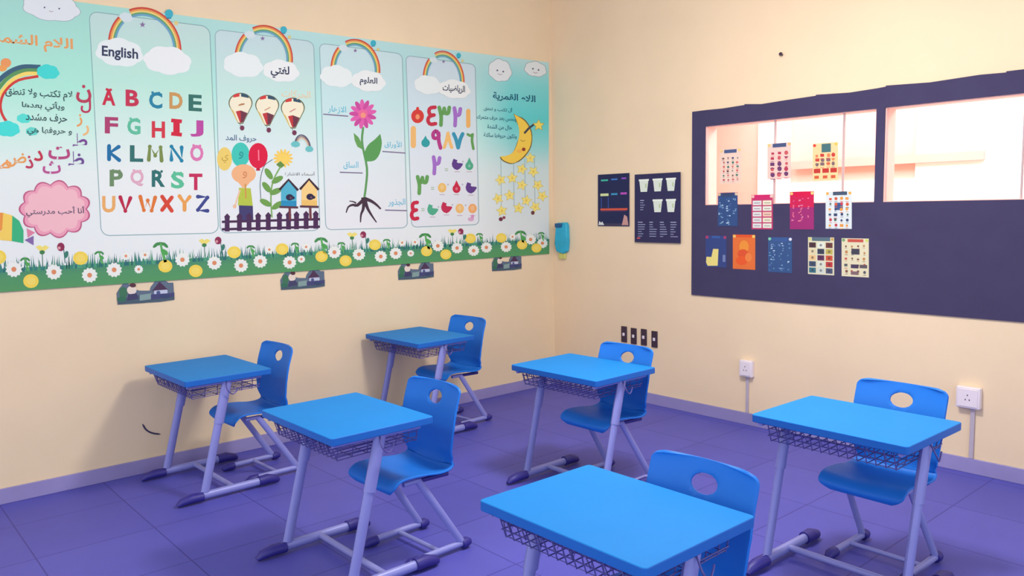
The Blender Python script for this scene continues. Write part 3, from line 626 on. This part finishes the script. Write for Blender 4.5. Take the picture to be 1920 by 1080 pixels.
s = sheet(1323, 442, 1362, 501, (56, 70, 132)); s.rect(.3, .0, .7, .08, (60, 90, 160)); corners(s, (170, 60, 110), (170, 60, 110)); s.poly([s.at(.02, .86), s.at(.04, .68), s.at(.28, .68), s.at(.36, .42), s.at(.62, .42), s.at(.58, .95), s.at(.1, .97)], (238, 216, 134)); s.rect(.82, .6, .95, .82, (120, 130, 180))
fin(s, 'dark blue sheet with a big pale yellow step shape, lower left of the board')
s = sheet(1374, 440, 1416, 505, (232, 112, 58)); s.rect(.15, 0, .85, .08, (230, 84, 44)); corners(s, (240, 190, 110), (240, 200, 110))
for u, v, a, b, c in ((.5, .35, .22, .2, (240, 146, 60)), (.45, .55, .25, .14, (226, 84, 50)), (.4, .75, .28, .14, (236, 90, 44)), (.7, .65, .16, .14, (240, 130, 70))):
    x, y = s.at(u, v); s.ell(x, y, a*40, b*60, c)
fin(s, 'bright orange sheet in the bottom row of the board')
s = blue_sheet(1440, 445, 1485, 511, 9, (60, 88, 150), (56, 84, 138)); corners(s, (130, 200, 170), (230, 220, 240)); fin(s, 'plain blue sheet of fine writing with white corner dots, bottom row')
s = sheet(1515, 445, 1564, 515, (222, 212, 190)); s.rect(.15, .0, .85, .1, (90, 110, 130)); corners(s, (214, 210, 120), (200, 160, 90))
for j, row in enumerate((((80, 50, 60), (224, 224, 220), (110, 60, 60)), ((226, 206, 170), (60, 64, 90), (190, 170, 90)), ((236, 190, 140), (96, 50, 90), (206, 84, 60)), ((66, 80, 110), (216, 216, 210), (190, 60, 66)), ((60, 110, 130), (206, 210, 210), (80, 84, 120)))):
    for i, c in enumerate(row): s.n = 3; s.rect(.04+i*.32, .14+j*.17, .3+i*.32, .28+j*.17, c); a, b = s.at(.17+i*.32, .21+j*.17); s.ell(a, b, 2.4, 2.6, mix(c, (60, 50, 60), .5), 8)
fin(s, 'cream sheet chequered with dark, red and blue picture boxes, bottom row')
s = sheet(1578, 447, 1629, 519, (226, 212, 186)); s.rect(.22, .02, .8, .1, (200, 84, 74)); corners(s, (120, 160, 110), (200, 210, 110)); s.rect(.36, .27, .66, .42, (66, 64, 84)); s.rect(.34, .68, .62, .78, (74, 60, 90)); s.rect(.66, .68, .94, .77, (96, 84, 96)); s.rect(.34, .86, .62, .95, (130, 100, 110)); blobs(s, 4, 5, [(130, 80, 70), (90, 90, 100), (200, 90, 80), (190, 130, 80)], 8, .12, .95, .04)
fin(s, 'cream sheet with a dark central box and red title, bottom row rightmost')

# the two dark posters left of the board
s = sheet(1121, 326, 1180, 424, (36, 40, 84), .008); s.n = 2
for u, v, w, h, c in ((.1, .1, .22, .03, (70, 190, 170)), (.42, .09, .2, .03, (70, 120, 200)), (.75, .08, .15, .03, (150, 80, 200)), (.08, .37, .26, .05, (220, 226, 170)), (.42, .37, .2, .035, (60, 150, 200)), (.72, .36, .2, .04, (190, 80, 190)), (.1, .45, .02, .2, (60, 90, 180)), (.32, .45, .02, .2, (60, 90, 180)), (.08, .66, .86, .035, (226, 90, 70)), (.1, .7, .8, .015, (120, 60, 90))):
    s.n = 3; s.rect(u, v, u+w, v+h, c)
s.n = 3; s.poly([s.at(.02, .98), s.at(.05, .9), s.at(.1, .94), s.at(.14, .91), s.at(.2, .98)], (230, 226, 230)); s.poly([s.at(.76, .98), s.at(.84, .78), s.at(.93, .82), s.at(.97, .98)], (206, 150, 150)); s.rect(.2, .95, .76, .985, (70, 60, 90))
tag(s.mesh('wall_poster'), 'smaller dark navy poster with an orange bar, nearest the room corner', 'poster')
s = sheet(1190, 325, 1276, 455, (50, 46, 88), .02)
def cup(u, v):
    s.n = 3; s.poly([s.at(u-.1, v-.085), s.at(u+.1, v-.085), s.at(u+.07, v+.09), s.at(u-.07, v+.09)], (226, 228, 222)); s.n = 4; s.rect(u-.11, v-.095, u+.11, v-.07, (240, 240, 236)); s.rect(u+.03, v-.03, u+.06, v+.03, (190, 200, 160))
for u in (.2, .5, .79): cup(u, .17)
for u in (.5, .79): cup(u, .47)
r = random.Random(4)
for u, v, n in ((.12, .38, 5), (.07, .7, 7), (.32, .7, 7), (.55, .7, 7), (.78, .7, 7)):
    for j in range(n):
        s.n = 3; w = r.uniform(.06, .17); s.rect(u, v+j*.034, u+w, v+j*.034+.011, (150, 150, 190) if j else (180, 180, 214))
s.rect(.05, .93, .12, .95, (220, 90, 100))
tag(s.mesh('wall_poster'), 'larger dark poster showing five white cups, beside the display board', 'poster')

# ------------------------------------------------------------------ small fittings on the back wall
t = empty('hanging_pouch', (.155, 0, 1.36)); tag(t, 'small turquoise pouch hanging in the room corner', 'pouch')
bm = bmesh.new(); prof = [(-.075, .0), (-.085, .08), (-.07, .17), (-.075, .27), (-.06, .29), (.06, .295), (.075, .26), (.08, .1), (.07, .01), (.02, -.02)]
fr = [bm.verts.new((x, -.06 if .03 < z < .25 else -.045, z)) for x, z in prof]; bk = [bm.verts.new((x*1.05, 0, z)) for x, z in prof]
bm.faces.new(fr); bm.faces.new(bk[::-1])
for i in range(len(prof)): bm.faces.new((fr[i], bk[i], bk[(i+1) % len(prof)], fr[(i+1) % len(prof)]))
bmesh.ops.recalc_face_normals(bm, faces=bm.faces); obj('body', bm, M_TURQ, t, bevel=.012)
bm = bmesh.new(); box(bm, -.07, .02, -.066, -.03, .245, .285); obj('flap', bm, M_NAVY, t, bevel=.006)
bm = bmesh.new(); box(bm, -.05, .03, -.03, -.002, -.07, -.012); obj('paper_tab', bm, M_LIME, t, bevel=.002)

def switchplate(lb):
    t = empty('switch_plate', (0, 0, 0)); tag(t, lb, 'switch', 'row of dark switch plates')
    bm = bmesh.new(); box(bm, -.033, .033, -.012, 0, -.075, .075); obj('plate', bm, M_DARK, t, bevel=.004)
    bm = bmesh.new(); box(bm, -.012, .012, -.018, -.011, -.014, .014); obj('button', bm, M_WHITE, t, bevel=.002)
    return t
sw = None
for i, (x, y) in enumerate(((1171, 626.5), (1189, 630), (1208, 632), (1228, 636))):
    lb = ('leftmost of four dark switch plates above a blue chair', 'second from left of four dark switch plates above a chair', 'third from left of four dark switch plates above a chair', 'rightmost of four dark switch plates above a blue chair')[i]
    if sw is None: sw = c = switchplate(lb)
    else: c = copy_tree(sw); c['label'] = lb
    c.location = on_back(x, y)
def socket(lb, w, h):
    t = empty('power_socket', (0, 0, 0)); tag(t, lb, 'socket', 'white power sockets on the back wall')
    bm = bmesh.new(); box(bm, -w/2, w/2, -.045, 0, -h/2, h/2); obj('socket_box', bm, M_WHITE, t, bevel=.006)
    bm = bmesh.new(); box(bm, -w/2+.012, w/2-.012, -.05, -.044, -h/2+.012, h/2-.012); f = obj('face_plate', bm, M_WHITE, t, bevel=.002)
    for dx, dz in ((0, .018), (-.012, -.012), (.012, -.012)):
        bm = bmesh.new(); box(bm, dx-.003, dx+.003, -.0505, -.0495, dz-.005, dz+.005); obj('pin_hole', bm, M_DARK, f)
    return t
so = socket('smaller white wall socket left of the far right desk', .115, .135); so.location = on_back(1403, 690)
zc = so.location.z
bm = bmesh.new(); box(bm, -.012, .012, -.016, 0, -(zc-.1), -.066); obj('conduit', bm, M_GREY, so, bevel=.003)
s2 = socket('white wall socket at the right edge of the picture, with conduit to the floor', .145, .14); s2.location = on_back(1819, 744)
bm = bmesh.new(); box(bm, .01, .036, -.018, 0, -(s2.location.z-.1), -.069); obj('conduit', bm, M_GREY, s2, bevel=.003)
bm = bmesh.new(); tube(bm, [(0, 0, 0), (0, -.025, .004)], .007, 8); tube(bm, [(0, -.025, .004), (0, -.029, .005)], .014, 10)
n_ = obj('wall_nail', bm, M_DARK); n_.location = on_back(1467, 103); tag(n_, 'tiny dark nail high on the back wall above the board', 'nail')

# ------------------------------------------------------------------ school desk
def make_desk():
    t = empty('school_desk', (0, 0, 0))
    W, D = .374, .282
    bm = bmesh.new(); box(bm, -W, W, -D, D, .748, .785)
    ed = [e for e in bm.edges if abs((e.verts[0].co-e.verts[1].co).z) > .01]
    bmesh.ops.bevel(bm, geom=ed, offset=.018, segments=4, affect='EDGES', profile=.5)
    for f in bm.faces: f.material_index = 1 if abs(f.normal.z) < .5 else 0
    obj('desktop', bm, [M_BLUE, M_EDGE], t, bevel=.004)
    bm = bmesh.new()
    for y in (-.2, .16): tube(bm, [(-.335, y, .738), (.335, y, .738)], .013, 8)
    obj('top_rail', bm, M_METAL, t, smooth=True)
    for s in (-1, 1):
        x = .335*s
        bm = bmesh.new(); tube(bm, [(x, -.005, .75), (x, -.075, .48)], .023, 12, .032); tube(bm, [(x, -.072, .50), (x, -.185, .06)], .019, 12, .027)
        tube(bm, [(x, -.26, .74), (x, .22, .74)], .012, 10)
        obj('leg', bm, M_METAL, t, smooth=True)
        bm = bmesh.new(); tube(bm, [(x, -.24, .04), (x, .2, .04)], .022, 12, .026); b = obj('foot_bar', bm, M_METAL, t, smooth=True)
        bm = bmesh.new(); tube(bm, [(x, -.20, .042), (x, -.27, .044), (x, -.33, .034), (x, -.36, .016)], [.034, .034, .028, .013], 12, None); 
        bmesh.ops.scale(bm, vec=(1, 1, .86), space=Matrix.Translation((0, 0, 0)), verts=bm.verts); obj('foot_cap', bm, M_CAP, b, smooth=True)
        bm = bmesh.new(); tube(bm, [(x, .17, .042), (x, .23, .044), (x, .29, .03), (x, .31, .018)], [.033, .034, .026, .014], 12, None); obj('foot_cap', bm, M_CAP, b, smooth=True)
        bm = bmesh.new(); tube(bm, spline([(x+.02*s, -.02, .742), (x+.05*s, -.03, .70), (x+.052*s, .0, .665), (x+.045*s, .03, .675), (x+.045*s, .04, .70)], 12), .004, 6); obj('bag_hook', bm, M_WIRE, t, smooth=True)
    bm = bmesh.new(); tube(bm, [(-.335, .0, .045), (.335, .0, .045)], .017, 10); obj('crossbar', bm, M_METAL, t, smooth=True)
    bm = bmesh.new(); z0, z1 = .655, .742; xa, ya, yb = .30, -.25, .22; r = .0028
    for i in range(15):
        x = -xa+2*xa*i/14; tube(bm, [(x, ya, z1), (x, ya+.03, z0), (x, yb, z0+.01)], r, 5)
    for y in (ya+.03, -.14, -.06, .02, .1, .17, yb): tube(bm, [(-xa-.02, y, z1), (-xa, y, z0+.004), (xa, y, z0+.004), (xa+.02, y, z1)], r, 5)
    for z, dy in ((z1-.02, .007), (z1-.055, .019)): tube(bm, [(-xa, ya+dy, z), (xa, ya+dy, z)], r, 5)
    for s in (-1, 1):
        for z in (z1-.03, z1-.06): tube(bm, [(s*(xa+.012), ya+.02, z), (s*(xa+.012), yb, z)], r, 5)
    for i in range(8):
        x = -xa+.04+i*.074; tube(bm, [(x, ya-.004, z1-.005), (x+.018, ya+.004, z1-.05), (x+.036, ya-.004, z1-.005)], r, 5)
    tube(bm, [(-xa-.02, ya, z1), (xa+.02, ya, z1), (xa+.02, yb, z1), (-xa-.02, yb, z1), (-xa-.02, ya, z1)], .004, 6)
    obj('wire_basket', bm, M_WIRE, t)
    return t
desks = [(.525, -3.745, 1, 'blue school desk against the left wall, under the alphabet letters'), (.44, -1.976, 1.5, 'blue school desk at the back beside the left wall, under the numbers'),
         (2.273, -3.70, 0, 'blue school desk in the middle column, in front of the left wall desks'), (2.303, -2.002, 1, 'blue school desk at the back centre, below the dark switch plates'),
         (4.096, -2.024, -1, 'blue school desk at the right, near the white wall sockets'), (4.063, -3.697, 0, 'nearest blue school desk, cut by the bottom of the picture')]
D0 = make_desk()
for i, (x, y, a, lb) in enumerate(desks):
    o = D0 if i == 0 else copy_tree(D0)
    o.location = (x, y, 0); o.rotation_euler.z = math.radians(a); tag(o, lb, 'desk', 'blue school desks in two rows')

# ------------------------------------------------------------------ moulded chair
def make_chair():
    t = empty('school_chair', (0, 0, 0))
    prof = [(-.43, .40), (-.445, .43), (-.39, .462), (-.27, .46), (-.16, .446), (-.085, .452), (-.055, .49), (-.05, .56), (-.045, .66), (-.025, .76), (.0, .84), (.012, .885)]
    N, Mx = 66, 30
    C = spline([(0, y, z) for y, z in prof], N)
    K = int(N*5.6/11)                          # seat ends, backrest starts
    def half(i):
        s = i/N
        if s < .12: w = .15+.06*math.sin(min(1, s/.12)*PI/2)
        else: w = .21
        if i > K-8: w = .21-.018*math.exp(-((i-K-6)/7)**2)
        if i > K+4: w = min(.226, .20+.026*min(1, (i-K-4)/12))
        e = (N-i)/N
        if e < .075: w -= .05*(1-math.sqrt(max(0, 1-(1-e/.075)**2)))
        return w
    def pt(i, u):
        c = C[i]; w = half(i); x = u*w; s = i/N
        if i <= K: return Vector((x, c.y, c.z+.012*u*u*(1 if s > .15 else s/.15)))
        return Vector((x, c.y-.035*u*u*min(1, (i-K)/8), c.z))
    def piece(i0, i1, name, hole):
        bm = bmesh.new(); G_ = {}
        for i in range(i0, i1+1):
            for j in range(Mx+1): G_[i, j] = bm.verts.new(pt(i, -1+2*j/Mx))
        hz, hx, rz, rx = .80, 0, .036, .058
        ins = lambda v: ((v.co.x-hx)/rx)**2+((v.co.z-hz)/rz)**2
        for i in range(i0, i1):
            for j in range(Mx):
                q = [G_[i, j], G_[i, j+1], G_[i+1, j+1], G_[i+1, j]]
                if hole and sum(ins(v) < 1 for v in q) >= 2: continue
                bm.faces.new(q)
        for v in [v for v in bm.verts if not v.link_faces]: bm.verts.remove(v)
        if hole:
            for v in bm.verts:
                if v.is_boundary and ins(v) < 2.2 and abs(v.co.x) < .1:
                    k = 1/math.sqrt(ins(v)); v.co.x = hx+(v.co.x-hx)*k; v.co.z = hz+(v.co.z-hz)*k
        bmesh.ops.recalc_face_normals(bm, faces=bm.faces)
        o = obj(name, bm, M_CHAIR, t)
        for p in o.data.polygons: p.use_smooth = True
        so_ = o.modifiers.new('solid', 'SOLIDIFY'); so_.thickness = .011; so_.offset = 0
        be = o.modifiers.new('bevel', 'BEVEL'); be.width = .004; be.segments = 2; be.limit_method = 'ANGLE'; be.angle_limit = math.radians(50)
        return o
    piece(0, K, 'seat', False); piece(K, N, 'backrest', True)
    for s in (-1, 1):
        x = .165*s; bm = bmesh.new()
        tube(bm, [(x, -.36, .436), (x, -.26, .436)], .013, 10)
        tube(bm, [(x, -.27, .436), (x+.02*s, -.015, .045)], .015, 12, .021); obj('leg', bm, M_METAL, t, smooth=True)
        bm = bmesh.new(); tube(bm, [(x, -.27, .434), (x, -.08, .428)], .012, 10); obj('seat_bracket', bm, M_CAP, t, smooth=True)
        x = .185*s; bm = bmesh.new(); tube(bm, [(x, .0, .034), (x, -.33, .034)], .016, 12, .018); b = obj('foot_bar', bm, M_METAL, t, smooth=True)
        bm = bmesh.new(); tube(bm, [(x, -.012, .03), (x, .02, .032), (x, .045, .028)], [.026, .028, .018], 12); obj('foot_cap', bm, M_CAP, b, smooth=True)
        bm = bmesh.new(); tube(bm, [(x, -.30, .03), (x, -.35, .03), (x, -.385, .02)], [.026, .027, .014], 12); obj('foot_cap', bm, M_CAP, b, smooth=True)
    bm = bmesh.new(); tube(bm, [(-.185, -.16, .036), (.185, -.16, .036)], .012, 10); obj('crossbar', bm, M_METAL, t, smooth=True)
    return t
chairs = [(.555, -3.235, 2, 'blue plastic chair behind the desk against the left wall, under the bird houses'), (.46, -1.455, 3, 'blue plastic chair at the back beside the left wall, nearest the room corner'),
          (2.36, -3.185, 2, 'blue plastic chair at the middle desk in front of the left wall desks'), (2.375, -1.625, 0, 'blue plastic chair directly under the four dark switch plates'),
          (4.13, -1.565, -1, 'blue plastic chair at the right desk, between the two white sockets'), (4.165, -3.30, 1, 'blue plastic chair at the nearest desk, at the bottom of the picture')]
C0 = make_chair()
for i, (x, y, a, lb) in enumerate(chairs):
    o = C0 if i == 0 else copy_tree(C0)
    o.location = (x, y, 0); o.rotation_euler.z = math.radians(a); tag(o, lb, 'chair', 'blue plastic classroom chairs')

# dark scuff on the left wall beside the first desk
bm = bmesh.new(); pts_ = [on_left(x, y) for x, y in ((267, 795), (274, 806), (286, 812), (301, 814))]
tube(bm, [(0.0015, p_.y, p_.z) for p_ in spline(pts_, 10)], [.002]+[.006]*9+[.002], 6, None)
tag(obj('wall_scuff', bm, M_BOARD), 'dark curved scuff mark low on the left wall beside the desk', 'scuff mark')
